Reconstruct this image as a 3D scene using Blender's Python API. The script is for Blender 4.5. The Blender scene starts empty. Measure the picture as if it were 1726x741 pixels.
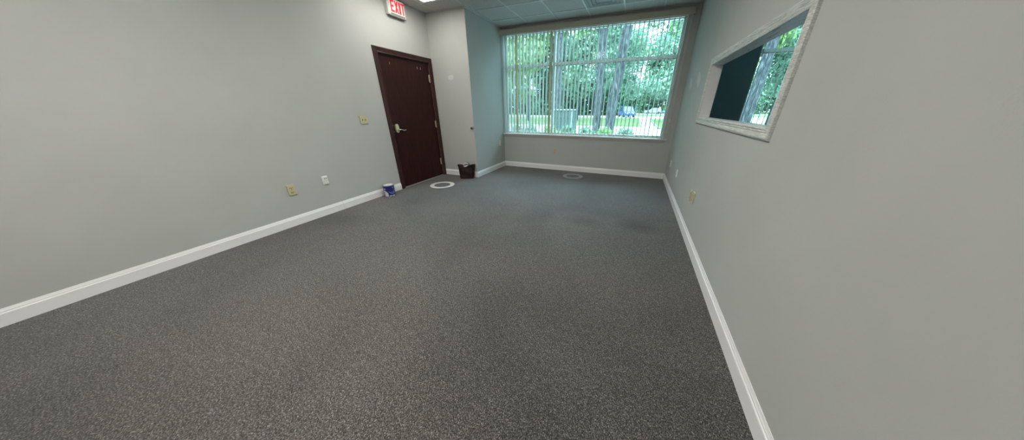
import bpy, math, random
from mathutils import Vector, Matrix
random.seed(7)
PI = math.pi
scene = bpy.context.scene
COL = scene.collection

# ------------------------------------------------------------------ camera
cam_d = bpy.data.cameras.new('camera')
cam = bpy.data.objects.new('camera', cam_d); COL.objects.link(cam)
cam_d.sensor_width = 36.0
cam_d.lens = 36.0 * 420.187 / 1726.0
cam_d.shift_x = -27.0 / 1726.0
cam_d.clip_start = 0.02; cam_d.clip_end = 500
YAW, PITCH = 0.3817, 0.4223
cam.location = (0, 0, 1.351)
cam.rotation_euler = (PI / 2 - PITCH, 0, YAW)
scene.camera = cam

# ------------------------------------------------------------------ world, sun, exposure
world = bpy.data.worlds.new('sky'); scene.world = world; world.use_nodes = True
wn = world.node_tree.nodes; wl = world.node_tree.links; wn.clear()
w_out = wn.new('ShaderNodeOutputWorld'); w_bg = wn.new('ShaderNodeBackground')
w_bg.inputs[0].default_value = (0.78, 0.90, 1.0, 1)
wl.new(w_bg.outputs[0], w_out.inputs[0])
# overcast sky: three times brighter overhead than at the horizon
w_tc = wn.new('ShaderNodeTexCoord'); w_sp = wn.new('ShaderNodeSeparateXYZ'); w_mr = wn.new('ShaderNodeMapRange')
w_mr.inputs['From Min'].default_value = 0.05; w_mr.inputs['From Max'].default_value = 0.9
w_mr.inputs['To Min'].default_value = 3.2; w_mr.inputs['To Max'].default_value = 13.0
wl.new(w_tc.outputs['Generated'], w_sp.inputs[0]); wl.new(w_sp.outputs['Z'], w_mr.inputs['Value']); wl.new(w_mr.outputs[0], w_bg.inputs[1])
sun_d = bpy.data.lights.new('sun', 'SUN'); sun_d.energy = 2.5; sun_d.angle = 0.02; sun_d.color = (1, 0.96, 0.88)
sun = bpy.data.objects.new('sun', sun_d); COL.objects.link(sun)
sun.rotation_euler = (math.radians(32), math.radians(-18), 0)
sun.location = (0, -10, 30)
scene.view_settings.view_transform = 'Standard'
scene.view_settings.look = 'None'
scene.view_settings.gamma = 1.0
scene.view_settings.use_curve_mapping = False
scene.view_settings.exposure = 0.93
LAMP = 15.0            # radiance of the ceiling troffers
LAMP_COL = (1.0, 0.95, 0.885)

# ------------------------------------------------------------------ dimensions (metres)
XL, XR, YF, YC, XC, ZC = -3.7725, 0.7221, 5.7725, 4.4672, -2.9434, 2.884
YB = -2.2             # wall behind the camera
NX = 4.3              # far side of the neighbouring room
WT = 0.095            # thickness of the right wall
SILL, HEAD, WX1 = 0.79, 2.77, 0.548
G = -0.15             # outside ground

# ------------------------------------------------------------------ mesh helpers
class MB:
    def __init__(s): s.v = []; s.f = []; s.m = []; s.mi = 0
    def poly(s, pts):
        n = len(s.v); s.v += [tuple(p) for p in pts]; s.f.append(tuple(range(n, n + len(pts)))); s.m.append(s.mi)
    def add(s, vs, fs):
        n = len(s.v); s.v += [tuple(p) for p in vs]
        for f in fs: s.f.append(tuple(n + i for i in f)); s.m.append(s.mi)
    def box(s, a, b, M=None):
        x0, y0, z0 = a; x1, y1, z1 = b
        vs = [Vector(p) for p in ((x0,y0,z0),(x1,y0,z0),(x1,y1,z0),(x0,y1,z0),(x0,y0,z1),(x1,y0,z1),(x1,y1,z1),(x0,y1,z1))]
        if M: vs = [M @ p for p in vs]
        s.add(vs, [(0,3,2,1),(4,5,6,7),(0,1,5,4),(1,2,6,5),(2,3,7,6),(3,0,4,7)])
    def bbox(s, a, b, bev, M=None):
        """box whose +z (or chosen) faces are chamfered all round by bev"""
        x0, y0, z0 = a; x1, y1, z1 = b; e = bev
        vs = []
        for (z, i) in ((z0, 0), (z1 - e, 0), (z1, e)):
            vs += [Vector((x0+i,y0+i,z)), Vector((x1-i,y0+i,z)), Vector((x1-i,y1-i,z)), Vector((x0+i,y1-i,z))]
        if M: vs = [M @ p for p in vs]
        fs = [(3,2,1,0),(8,9,10,11)]
        for k in (0, 4):
            for j in range(4): fs.append((k+j, k+(j+1)%4, k+4+(j+1)%4, k+4+j))
        s.add(vs, fs)
    def lathe(s, prof, n=24, c=(0,0,0), M=None, cap=True):
        vs = []; fs = []
        for r, z in prof:
            for k in range(n):
                a = 2*PI*k/n; p = Vector((c[0]+r*math.cos(a), c[1]+r*math.sin(a), c[2]+z)); vs.append(M @ p if M else p)
        for i in range(len(prof)-1):
            for k in range(n):
                fs.append((i*n+k, i*n+(k+1)%n, (i+1)*n+(k+1)%n, (i+1)*n+k))
        if cap:
            fs.append(tuple(reversed(range(n)))); fs.append(tuple((len(prof)-1)*n+k for k in range(n)))
        s.add(vs, fs)
    def tube(s, pts, r, n=8, taper=None):
        pts = [Vector(p) for p in pts]; vs = []; fs = []
        for i, p in enumerate(pts):
            d = (pts[min(i+1, len(pts)-1)] - pts[max(i-1, 0)]).normalized()
            u = d.cross(Vector((0.13, 0.31, 0.94)))
            if u.length < 0.2: u = d.cross(Vector((1, 0, 0)))
            u.normalize(); w = d.cross(u)
            rr = r if taper is None else taper[i]
            for k in range(n):
                a = 2*PI*k/n; vs.append(p + u*(rr*math.cos(a)) + w*(rr*math.sin(a)))
        for i in range(len(pts)-1):
            for k in range(n): fs.append((i*n+k, i*n+(k+1)%n, (i+1)*n+(k+1)%n, (i+1)*n+k))
        fs.append(tuple(reversed(range(n)))); fs.append(tuple((len(pts)-1)*n+k for k in range(n)))
        s.add(vs, fs)
    def sweep(s, path, prof, fn, closed=False):
        """prof [(outward offset, height)] swept round a 2D path with mitred corners; fn(a,b,h)->world"""
        P = [Vector(p) for p in path]; n = len(P); rings = []
        for i in range(n):
            def nrm(a, b):
                d = (b - a).normalized(); return Vector((d.y, -d.x))
            if closed or 0 < i < n-1:
                n1 = nrm(P[i-1], P[i]); n2 = nrm(P[i], P[(i+1) % n]); m = (n1 + n2) / (1 + n1.dot(n2))
            elif i == 0: m = nrm(P[0], P[1])
            else: m = nrm(P[-2], P[-1])
            rings.append([Vector(fn(*(P[i] + m*o), h)) for o, h in prof])
        k = len(prof); base = len(s.v)
        vs = [v for r in rings for v in r]; fs = []
        for i in range(n if closed else n-1):
            j = (i+1) % n
            for q in range(k): fs.append((i*k+q, i*k+(q+1)%k, j*k+(q+1)%k, j*k+q))
        if not closed:
            fs.append(tuple(range(k))); fs.append(tuple(reversed(range((n-1)*k, n*k))))
        s.add(vs, fs)
    def build(s, name, mats, parent=None, smooth=False, recalc=True):
        me = bpy.data.meshes.new(name); me.from_pydata(s.v, [], s.f)
        if not isinstance(mats, (list, tuple)): mats = [mats]
        for m in mats: me.materials.append(m)
        if len(mats) > 1: me.polygons.foreach_set('material_index', s.m)
        if recalc:
            import bmesh
            bm = bmesh.new(); bm.from_mesh(me); bmesh.ops.recalc_face_normals(bm, faces=bm.faces); bm.to_mesh(me); bm.free()
        if smooth:
            for p in me.polygons: p.use_smooth = True
            try: me.set_sharp_from_angle(angle=math.radians(40))
            except Exception: pass
        me.update()
        o = bpy.data.objects.new(name, me); COL.objects.link(o)
        if parent is not None:
            o.parent = parent; o.matrix_parent_inverse = Matrix.Identity(4)
            w = Matrix.Identity(4); q = parent
            while q is not None:
                w = q.matrix_basis @ w; q = q.parent
            iw = w.inverted()
            if iw != Matrix.Identity(4): me.transform(iw)
        return o

def empty(name, loc=(0,0,0), rz=0):
    o = bpy.data.objects.new(name, None); COL.objects.link(o); o.location = loc; o.rotation_euler = (0,0,rz)
    o.empty_display_size = 0.05
    return o
def tag(o, label=None, cat=None, group=None, kind=None):
    if label: o['label'] = label
    if cat: o['category'] = cat
    if group: o['group'] = group
    if kind: o['kind'] = kind
    return o
def structure(o): o['kind'] = 'structure'; return o
def kids(o): return [c for c in bpy.data.objects if c.parent == o]
def copy_tree(o, parent=None):
    ch = kids(o)
    c = o.copy(); COL.objects.link(c)
    if parent is not None: c.parent = parent
    for k in ch: copy_tree(k, c)
    return c

# ------------------------------------------------------------------ materials
def mat(name, col=(0.5,0.5,0.5), rough=0.6, metal=0, spec=0.5):
    m = bpy.data.materials.new(name); m.use_nodes = True
    b = m.node_tree.nodes['Principled BSDF']
    b.inputs['Base Color'].default_value = (*col, 1); b.inputs['Roughness'].default_value = rough
    b.inputs['Metallic'].default_value = metal; b.inputs['Specular IOR Level'].default_value = spec
    return m
def nodes(m): return m.node_tree.nodes, m.node_tree.links, m.node_tree.nodes['Principled BSDF']
def noise(m, scale, detail=2, stretch=(1,1,1), rot=(0,0,0), dist=0):
    n, l, b = nodes(m)
    tc = n.new('ShaderNodeTexCoord'); mp = n.new('ShaderNodeMapping'); t = n.new('ShaderNodeTexNoise')
    mp.inputs['Scale'].default_value = stretch; mp.inputs['Rotation'].default_value = rot
    l.new(tc.outputs['Object'], mp.inputs[0]); l.new(mp.outputs[0], t.inputs['Vector'])
    t.inputs['Scale'].default_value = scale; t.inputs['Detail'].default_value = detail
    t.inputs['Distortion'].default_value = dist
    return t
def ramp(m, src, stops):
    n, l, b = nodes(m); r = n.new('ShaderNodeValToRGB')
    e = r.color_ramp.elements
    while len(e) < len(stops): e.new(0.5)
    for i, (p, c) in enumerate(stops): e[i].position = p; e[i].color = (*c, 1)
    l.new(src, r.inputs[0]); return r
def bump(m, src, strength, distance=0.002):
    n, l, b = nodes(m); k = n.new('ShaderNodeBump'); k.inputs['Strength'].default_value = strength
    k.inputs['Distance'].default_value = distance; l.new(src, k.inputs['Height']); l.new(k.outputs[0], b.inputs['Normal'])
def mixc(m, fac, a, b_, mode='MIX'):
    n, l, b = nodes(m); x = n.new('ShaderNodeMix'); x.data_type = 'RGBA'; x.blend_type = mode
    if isinstance(fac, (int, float)): x.inputs[0].default_value = fac
    else: l.new(fac, x.inputs[0])
    for i, c in ((6, a), (7, b_)):
        if isinstance(c, tuple): x.inputs[i].default_value = (*c, 1)
        else: l.new(c, x.inputs[i])
    return x.outputs[2]

def wall_paint(name, col):
    m = mat(name, col, 0.75, spec=0.25)
    t = noise(m, 2.2, 4); r = ramp(m, t.outputs[0], [(0.3, tuple(c*0.97 for c in col)), (0.7, tuple(c*1.03 for c in col))])
    n, l, b = nodes(m); l.new(r.outputs[0], b.inputs['Base Color'])
    g = noise(m, 160, 3); bump(m, g.outputs[0], 0.25, 0.0015)
    return m
M_WALL = wall_paint('warm_grey_wall_paint', (0.475, 0.49, 0.47))
M_TEAL = wall_paint('teal_next_room_wall', (0.40, 0.56, 0.60))  # even mid teal base colour for the neighbouring window wall
M_PATCH = mat('white_spackle', (0.62, 0.61, 0.59), 0.9, spec=0.1)
M_BASE = mat('white_trim_paint', (0.84, 0.84, 0.84), 0.35)

M_CEIL = mat('ceiling_tile', (0.55, 0.55, 0.53), 0.9, spec=0.1)
t = noise(M_CEIL, 90, 5); r = ramp(M_CEIL, t.outputs[0], [(0.35, (0.40,0.40,0.385)), (0.5, (0.56,0.56,0.54))])
n, l, b = nodes(M_CEIL); l.new(r.outputs[0], b.inputs['Base Color']); bump(M_CEIL, t.outputs[0], 0.4, 0.003)
M_GRID = mat('ceiling_grid_metal', (0.60, 0.61, 0.60), 0.4)

# carpet: speckled charcoal loop pile with worn lanes and two stains
M_CARPET = mat('charcoal_loop_carpet', (0.05,0.05,0.05), 0.95, spec=0.12)
n, l, b = nodes(M_CARPET)
t = noise(M_CARPET, 210, 4, stretch=(1,0.7,1), rot=(0,0,0.6)); big = noise(M_CARPET, 0.7, 3, dist=0.6)
r1 = ramp(M_CARPET, t.outputs[0], [(0.32, (0.020,0.0185,0.0175)), (0.50, (0.077,0.073,0.068)), (0.68, (0.215,0.205,0.192))])
tcv = n.new('ShaderNodeTexCoord'); vo = n.new('ShaderNodeTexVoronoi'); vo.inputs['Scale'].default_value = 230; l.new(tcv.outputs['Object'], vo.inputs['Vector'])
sv = n.new('ShaderNodeSeparateColor'); l.new(vo.outputs['Color'], sv.inputs[0])
r2 = ramp(M_CARPET, sv.outputs[0], [(0.0, (0.5,0.5,0.5)), (0.7, (1.15,1.15,1.15)), (1.0, (1.9,1.9,1.9))])
r3 = ramp(M_CARPET, big.outputs[0], [(0.35, (0.78,0.78,0.78)), (0.65, (1.2,1.2,1.2))])
c = mixc(M_CARPET, 1.0, r1.outputs[0], r2.outputs[0], 'MULTIPLY'); c = mixc(M_CARPET, 1.0, c, r3.outputs[0], 'MULTIPLY')
t4 = noise(M_CARPET, 48, 3, stretch=(1,0.75,1), rot=(0,0,0.6)); r4 = ramp(M_CARPET, t4.outputs[0], [(0.3, (0.80,0.80,0.80)), (0.7, (1.2,1.2,1.2))]); c = mixc(M_CARPET, 1.0, c, r4.outputs[0], 'MULTIPLY')
geo = n.new('ShaderNodeNewGeometry')
def stain(cin, cx, cy, rx, ry, depth):
    s = n.new('ShaderNodeVectorMath'); s.operation = 'SUBTRACT'; s.inputs[1].default_value = (cx, cy, 0); l.new(geo.outputs['Position'], s.inputs[0])
    q = n.new('ShaderNodeVectorMath'); q.operation = 'MULTIPLY'; q.inputs[1].default_value = (1/rx, 1/ry, 0); l.new(s.outputs[0], q.inputs[0])
    wob = noise(M_CARPET, 5, 3); a = n.new('ShaderNodeVectorMath'); a.operation = 'ADD'
    w2 = n.new('ShaderNodeVectorMath'); w2.operation = 'SCALE'; w2.inputs['Scale'].default_value = 0.5
    l.new(wob.outputs['Color'], w2.inputs[0]); l.new(q.outputs[0], a.inputs[0]); l.new(w2.outputs[0], a.inputs[1])
    o_ = n.new('ShaderNodeVectorMath'); o_.operation = 'SUBTRACT'; o_.inputs[1].default_value = (0.25,0.25,0.25); l.new(a.outputs[0], o_.inputs[0])
    z = n.new('ShaderNodeVectorMath'); z.operation = 'MULTIPLY'; z.inputs[1].default_value = (1,1,0); l.new(o_.outputs[0], z.inputs[0])
    d = n.new('ShaderNodeVectorMath'); d.operation = 'LENGTH'; l.new(z.outputs[0], d.inputs[0])
    rr = ramp(M_CARPET, d.outputs['Value'], [(0.2, (depth,)*3), (1.0, (1,1,1))])
    return mixc(M_CARPET, 1.0, cin, rr.outputs[0], 'MULTIPLY')
c = stain(c, 0.22, 3.12, 0.30, 0.24, 0.58)
c = stain(c, -0.42, 3.02, 0.34, 0.20, 0.72)
c = stain(c, -1.33, 5.33, 0.18, 0.10, 0.55)
l.new(c, b.inputs['Base Color']); bump(M_CARPET, t.outputs[0], 0.25, 0.003)
b.inputs['Sheen Weight'].default_value = 0.25; b.inputs['Sheen Roughness'].default_value = 0.5

M_WOOD = mat('mahogany_door', (0.03,0.01,0.01), 0.45, spec=0.22)
n, l, b = nodes(M_WOOD)
t = noise(M_WOOD, 9, 6, stretch=(8,8,0.5), dist=0.4)
r = ramp(M_WOOD, t.outputs[0], [(0.3, (0.014,0.0035,0.003)), (0.55, (0.032,0.0075,0.006)), (0.75, (0.050,0.0125,0.010))])
l.new(r.outputs[0], b.inputs['Base Color']); bump(M_WOOD, t.outputs[0], 0.05, 0.001)
M_FRAMEWOOD = mat('mahogany_casing', (0.04,0.014,0.012), 0.4, spec=0.35)
n, l, b = nodes(M_FRAMEWOOD)
t = noise(M_FRAMEWOOD, 14, 5, stretch=(5,1,1)); r = ramp(M_FRAMEWOOD, t.outputs[0], [(0.3, (0.022,0.008,0.007)), (0.7, (0.055,0.019,0.016))])
l.new(r.outputs[0], b.inputs['Base Color'])
M_BRASS = mat('polished_brass', (0.86, 0.78, 0.50), 0.38, 0.85)
M_STEEL = mat('satin_steel', (0.62, 0.60, 0.55), 0.35, 1.0)
M_HINGE = mat('aged_hinge_brass', (0.55, 0.50, 0.36), 0.45, 0.7)
M_BLACK = mat('black_plastic', (0.012, 0.012, 0.012), 0.5)
M_BEIGE = mat('almond_plastic', (0.54, 0.49, 0.32), 0.4)
M_WHITE = mat('white_plastic', (0.78, 0.78, 0.76), 0.4)
M_SLOT = mat('dark_slots', (0.05, 0.045, 0.035), 0.7)
M_TOGGLE = mat('almond_toggle', (0.45, 0.41, 0.26), 0.4)

def streaky(name, base, streak, sc=(1,1,1), lo=0.42, hi=0.62, scale=16):
    m = mat(name, base, 0.5, spec=0.35); n, l, b = nodes(m)
    t = noise(m, scale, 5, stretch=sc, dist=0.8); r = ramp(m, t.outputs[0], [(lo, streak), (hi, base)])
    l.new(r.outputs[0], b.inputs['Base Color']); return m
M_CASING = streaky('brushed_white_casing', (0.70,0.70,0.67), (0.44,0.47,0.44), (6,0.6,14))
M_LINER = streaky('roughly_painted_liner', (0.66,0.68,0.68), (0.40,0.42,0.43), (6,1.0,5), 0.34, 0.44, 5)
M_SILL = mat('sill_paint', (0.60,0.57,0.54), 0.4)
M_ALU = mat('window_aluminium', (0.76,0.76,0.71), 0.45, 0.0, 0.5)
M_GASKET = mat('black_gasket', (0.01,0.01,0.01), 0.6)
M_VALANCE = streaky('taupe_valance', (0.54,0.50,0.40), (0.49,0.455,0.365), (0.4,4,4), scale=20)

def glass(name, tint):
    m = bpy.data.materials.new(name); m.use_nodes = True; n = m.node_tree.nodes; l = m.node_tree.links; n.clear()
    o = n.new('ShaderNodeOutputMaterial'); tr = n.new('ShaderNodeBsdfTransparent'); gl = n.new('ShaderNodeBsdfGlossy'); mx = n.new('ShaderNodeMixShader')
    fr = n.new('ShaderNodeFresnel'); fr.inputs[0].default_value = 1.22
    tr.inputs[0].default_value = (*tint, 1); gl.inputs['Roughness'].default_value = 0.02
    l.new(fr.outputs[0], mx.inputs[0]); l.new(tr.outputs[0], mx.inputs[1]); l.new(gl.outputs[0], mx.inputs[2]); l.new(mx.outputs[0], o.inputs[0])
    return m
M_GLASS = glass('tinted_window_glass', (0.75, 0.915, 0.95))

def translucent(name, col, tcol, fac, var=None, scale=3):
    m = bpy.data.materials.new(name); m.use_nodes = True; n = m.node_tree.nodes; l = m.node_tree.links; n.clear()
    o = n.new('ShaderNodeOutputMaterial'); d = n.new('ShaderNodeBsdfDiffuse'); tr = n.new('ShaderNodeBsdfTranslucent'); mx = n.new('ShaderNodeMixShader')
    d.inputs[0].default_value = (*col, 1); tr.inputs[0].default_value = (*tcol, 1); mx.inputs[0].default_value = fac
    if var:
        tc = n.new('ShaderNodeTexCoord'); t = n.new('ShaderNodeTexNoise'); t.inputs['Scale'].default_value = scale; t.inputs['Detail'].default_value = 6
        r = n.new('ShaderNodeValToRGB'); e = r.color_ramp.elements
        while len(e) < len(var): e.new(0.5)
        for i, cc in enumerate(var): e[i].position = 0.36 + 0.28*i/(len(var)-1); e[i].color = (*cc, 1)
        l.new(tc.outputs['Object'], t.inputs['Vector']); l.new(t.outputs[0], r.inputs[0]); l.new(r.outputs[0], d.inputs[0]); l.new(r.outputs[0], tr.inputs[0])
    l.new(d.outputs[0], mx.inputs[1]); l.new(tr.outputs[0], mx.inputs[2]); l.new(mx.outputs[0], o.inputs[0])
    return m
M_VANE = translucent('pale_vinyl_vane', (0.80,0.84,0.80), (0.66,0.72,0.69), 0.45)
M_VANE_TAN = translucent('tan_vinyl_vane', (0.66,0.62,0.52), (0.56,0.53,0.44), 0.45)
LEAF = [translucent('leaf_mid', (0,0,0), (0,0,0), 0.35, [(0.056,0.107,0.067),(0.135,0.220,0.141),(0.245,0.357,0.234)], 0.9),
        translucent('leaf_bright', (0,0,0), (0,0,0), 0.40, [(0.081,0.161,0.062),(0.196,0.306,0.115),(0.310,0.412,0.173)], 0.9),
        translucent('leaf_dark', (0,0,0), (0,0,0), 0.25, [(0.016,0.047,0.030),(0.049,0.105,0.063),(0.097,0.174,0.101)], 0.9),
        translucent('leaf_blue_green', (0,0,0), (0,0,0), 0.35, [(0.071,0.144,0.108),(0.167,0.262,0.191),(0.261,0.378,0.273)], 0.9)]
M_BARK = mat('grey_bark', (0.2,0.2,0.2), 0.95, spec=0.1)
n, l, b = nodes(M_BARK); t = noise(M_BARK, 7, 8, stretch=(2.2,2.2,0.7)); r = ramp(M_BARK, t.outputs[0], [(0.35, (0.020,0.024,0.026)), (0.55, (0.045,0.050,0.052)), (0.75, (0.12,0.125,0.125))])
l.new(r.outputs[0], b.inputs['Base Color']); bump(M_BARK, t.outputs[0], 0.8, 0.03)
M_GRASS = mat('lawn_grass', (0.3,0.5,0.15), 0.95, spec=0.1)
n, l, b = nodes(M_GRASS); t = noise(M_GRASS, 3, 8); r = ramp(M_GRASS, t.outputs[0], [(0.3, (0.045,0.072,0.022)), (0.7, (0.080,0.110,0.042))]); l.new(r.outputs[0], b.inputs['Base Color'])
M_CONC = mat('pale_concrete', (0.74,0.72,0.68), 0.9, spec=0.1)
n, l, b = nodes(M_CONC); t = noise(M_CONC, 2, 6); r = ramp(M_CONC, t.outputs[0], [(0.3, (0.22,0.215,0.21)), (0.7, (0.28,0.275,0.27))]); l.new(r.outputs[0], b.inputs['Base Color'])
M_KERB = mat('kerb_concrete', (0.09,0.09,0.085), 0.9)
M_MULCH = mat('garden_mulch', (0.03,0.04,0.025), 1.0, spec=0.05)
M_EXT = mat('exterior_stucco', (0.5,0.48,0.44), 0.9)

# ------------------------------------------------------------------ the room shell
m = MB(); m.box((XL-0.15, YB-0.15, -0.1), (XR+WT, YF+0.22, 0.0)); structure(m.build('floor', M_CARPET))

DY0, DY1, DZ = 3.293, 4.372, 2.115     # door opening
m = MB()
m.box((XL-0.15, YB, 0), (XL, DY0, ZC)); m.box((XL-0.15, DY0, DZ), (XL, DY1, ZC)); m.box((XL-0.15, DY1, 0), (XL, YC+0.12, ZC))
wall_left = structure(m.build('wall_left', M_WALL))
m = MB(); m.box((XL, YC, 0), (XC, YC+0.12, ZC)); wall_closet = structure(m.build('wall_closet_front', M_WALL))
m = MB(); m.box((XC-0.12, YC+0.12, 0), (XC, YF+0.2, ZC)); wall_closet_side = structure(m.build('wall_closet_side', M_WALL))
m = MB()
m.box((XC, YF, 0), (XR+WT, YF+0.2, SILL-0.012)); m.box((XC, YF, HEAD), (XR+WT, YF+0.2, ZC)); m.box((WX1, YF, SILL-0.012), (XR+WT, YF+0.2, HEAD))
wall_window = structure(m.build('wall_window', M_WALL))
PY0, PY1, PZ0, PZ1 = 1.935, 3.85, 1.241, 1.800   # opening in the right wall
m = MB()
m.box((XR, YB, 0), (XR+WT, PY0, ZC)); m.box((XR, PY1, 0), (XR+WT, YF, ZC)); m.box((XR, PY0, 0), (XR+WT, PY1, PZ0)); m.box((XR, PY0, PZ1), (XR+WT, PY1, ZC))
wall_right = structure(m.build('wall_right', M_WALL))
m = MB(); m.box((XL-0.15, YB-0.15, 0), (XR+WT, YB, ZC)); structure(m.build('wall_back', M_WALL))

# ceiling: tiles above a T-bar grid
m = MB(); m.box((XL-0.15, YB-0.15, ZC+0.004), (NX+0.15, YF+0.22, ZC+0.16)); ceiling = structure(m.build('ceiling', M_CEIL))
GX0, GY0, GP = -2.883, 5.300, 0.6085
m = MB(); w = 0.011
for k in range(-1, 6):
    x = GX0 + k*GP
    y1 = YF if x > XC else YC
    if XL < x < XR: m.box((x-w, YB, ZC-0.002), (x+w, y1, ZC+0.010))
k = 0
while GY0 - k*GP > YB:
    y = GY0 - k*GP
    m.box((XC if y > YC else XL, y-w, ZC-0.0025), (XR, y+w, ZC+0.010)); k += 1
# wall angle round the edge
for a, b_ in (((XL, YB), (XL+0.02, YC)), ((XL, YC-0.02), (XC, YC)), ((XC, YC-0.02), (XC+0.02, YF)), ((XC, YF-0.02), (XR, YF)), ((XR-0.02, YB), (XR, YF))):
    m.box((a[0], a[1], ZC-0.003), (b_[0], b_[1], ZC+0.010))
m.build('ceiling_grid', M_GRID, ceiling)

# baseboards
BT, BH = 0.016, 0.1185
PROF = [(0,0), (BT,0), (BT,0.086), (BT-0.002,0.090), (BT-0.006,0.0925), (BT-0.006,0.101), (BT-0.009,0.106), (0.004,BH), (0,BH)]
def baseboard(name, p0, p1, nrm, m0, m1):
    p0 = Vector(p0); p1 = Vector(p1); d = (p1-p0).normalized(); nr = Vector(nrm); mb = MB(); k = len(PROF); vs = []
    for p, mm, sg in ((p0, m0, -1), (p1, m1, 1)):
        for o, z in PROF:
            q = p + nr*o + d*(sg*mm*o); vs.append((q.x, q.y, z))
    fs = [(i, (i+1)%k, k+(i+1)%k, k+i) for i in range(k)] + [tuple(range(k)), tuple(reversed(range(k, 2*k)))]
    mb.add(vs, fs); return structure(mb.build(name, M_BASE))
baseboard('baseboard_left', (XL, YB), (XL, 2.158), (1,0), -1, 0)
baseboard('baseboard_left_short', (XL, 2.160), (XL, DY0-0.083), (1,0), 0, 0)
baseboard('baseboard_closet_front', (XL, YC), (XC, YC), (0,-1), -1, 1)
baseboard('baseboard_closet_side', (XC, YC), (XC, YF), (1,0), 1, -1)
baseboard('baseboard_window', (XC, YF), (XR, YF), (0,-1), -1, -1)
baseboard('baseboard_right', (XR, YB), (XR, YF), (-1,0), -1, -1)
baseboard('baseboard_back', (XL, YB), (XR, YB), (0,1), -1, -1)

# white spackle patches on the walls
def blob(parent, fn, r1, r2, seed, rot=0):
    rnd = random.Random(seed); mb = MB(); N = 22; ring = []
    for k in range(N):
        a = 2*PI*k/N; q = 1 + rnd.uniform(-0.13, 0.13)
        u, v = r1*q*math.cos(a), r2*q*math.sin(a)
        ring.append((u*math.cos(rot)-v*math.sin(rot), u*math.sin(rot)+v*math.cos(rot)))
    vs = [fn(u, v, 0.0003) for u, v in ring] + [fn(u*0.86, v*0.86, 0.0012) for u, v in ring]
    fs = [(k, (k+1)%N, N+(k+1)%N, N+k) for k in range(N)] + [tuple(range(N, 2*N))]
    mb.add(vs, fs); return mb.build('spackle_patch', M_PATCH, parent)
blob(wall_closet, lambda u, v, h: (-3.365+u, YC-h, 1.875+v), 0.062, 0.045, 3)
blob(wall_right, lambda u, v, h: (XR-h, 4.52+u, 1.70+v), 0.13, 0.075, 5, 0.5)
blob(wall_right, lambda u, v, h: (XR-h, 5.12+u, 1.70+v), 0.12, 0.07, 6, 0.5)

# ------------------------------------------------------------------ the room door
door = structure(empty('door_1', (XL, (DY0+DY1)/2, 0)))
m = MB(); m.box((XL-0.062, DY0+0.006, 0.012), (XL-0.018, DY1-0.006, DZ-0.006)); leaf = m.build('door_leaf', M_WOOD, door)
m = MB()
m.box((XL-0.14, DY0, 0), (XL-0.001, DY0+0.004, DZ)); m.box((XL-0.14, DY1-0.004, 0), (XL-0.001, DY1, DZ)); m.box((XL-0.14, DY0, DZ-0.004), (XL-0.001, DY1, DZ))
m.box((XL-0.14, DY0, 0.0), (XL-0.08, DY0+0.02, DZ)); m.box((XL-0.14, DY1-0.02, 0.0), (XL-0.08, DY1, DZ)); m.box((XL-0.14, DY0, DZ-0.02), (XL-0.08, DY1, DZ))
m.build('door_jamb', M_FRAMEWOOD, door)
m = MB()
cp = [(0,0), (0,0.012), (0.008,0.016), (0.020,0.012), (0.030,0.014), (0.058,0.020), (0.070,0.021), (0.078,0.016), (0.080,0)]
m.sweep([(DY0-0.001,0), (DY0-0.001,DZ+0.001), (DY1+0.001,DZ+0.001), (DY1+0.001,0)], [(-o, h) for o, h in cp], lambda a, b_, h: (XL+h+0.0003, a, b_))
m.build('door_casing', M_FRAMEWOOD, door)
m = MB(); m.bbox((XL-0.075, DY0+0.004, 0.0), (XL+0.012, DY1-0.004, 0.008), 0.004); m.build('threshold', mat('carpet_bar_metal', (0.33,0.32,0.30), 0.45, 0.6), door)
for z in (1.86, 1.05, 0.30):
    m = MB(); m.lathe([(0.004,-0.068),(0.0085,-0.064),(0.0085,0.064),(0.004,0.068)], 12, (XL+0.003-0.014, DY1-0.004, z))
    m.box((XL-0.0185, DY1-0.024, z-0.058), (XL-0.0165, DY1-0.006, z+0.058))
    m.build('hinge', M_HINGE, door, smooth=True)
# handle: oval keypad rose and curved lever
HY, HZ = 3.385, 1.03
m = MB(); ring = []
for (rw, rh, h) in ((0.036,0.072,0), (0.036,0.072,0.018), (0.031,0.066,0.026), (0.015,0.05,0.028)):
    ring.append([(XL-0.018+h, HY+rw*math.copysign(abs(math.cos(a))**0.7, math.cos(a)), HZ+rh*math.copysign(abs(math.sin(a))**0.8, math.sin(a))) for a in [2*PI*k/28 for k in range(28)]])
vs = [p for r_ in ring for p in r_]; fs = [(i*28+k, i*28+(k+1)%28, (i+1)*28+(k+1)%28, (i+1)*28+k) for i in range(3) for k in range(28)] + [tuple(84+k for k in range(28))]
m.add(vs, fs); handle = m.build('door_handle', M_BRASS, door, smooth=True)
m = MB(); m.tube([(XL+0.006,HY+0.006,HZ-0.02),(XL+0.034,HY+0.006,HZ-0.02),(XL+0.046,HY+0.016,HZ-0.02),(XL+0.048,HY+0.05,HZ-0.024),(XL+0.046,HY+0.085,HZ-0.036),(XL+0.047,HY+0.115,HZ-0.036),(XL+0.05,HY+0.135,HZ-0.028)], 0.009, 10, [0.013,0.012,0.010,0.009,0.009,0.008,0.007])
m.build('lever', M_STEEL, handle, smooth=True)
m = MB(); m.lathe([(0.008,0),(0.008,0.005),(0.003,0.006)], 12, M=Matrix.Translation((XL+0.009, HY-0.002, HZ-0.045)) @ Matrix.Rotation(PI/2,4,'Y')); m.build('key_cylinder', M_SLOT, handle)
m = MB(); m.box((XL-0.003, DY0-0.004, HZ-0.055), (XL-0.0+0.0125, DY0+0.004, HZ+0.055)); sp = m.build('strike_plate', M_BLACK, door)
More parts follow.
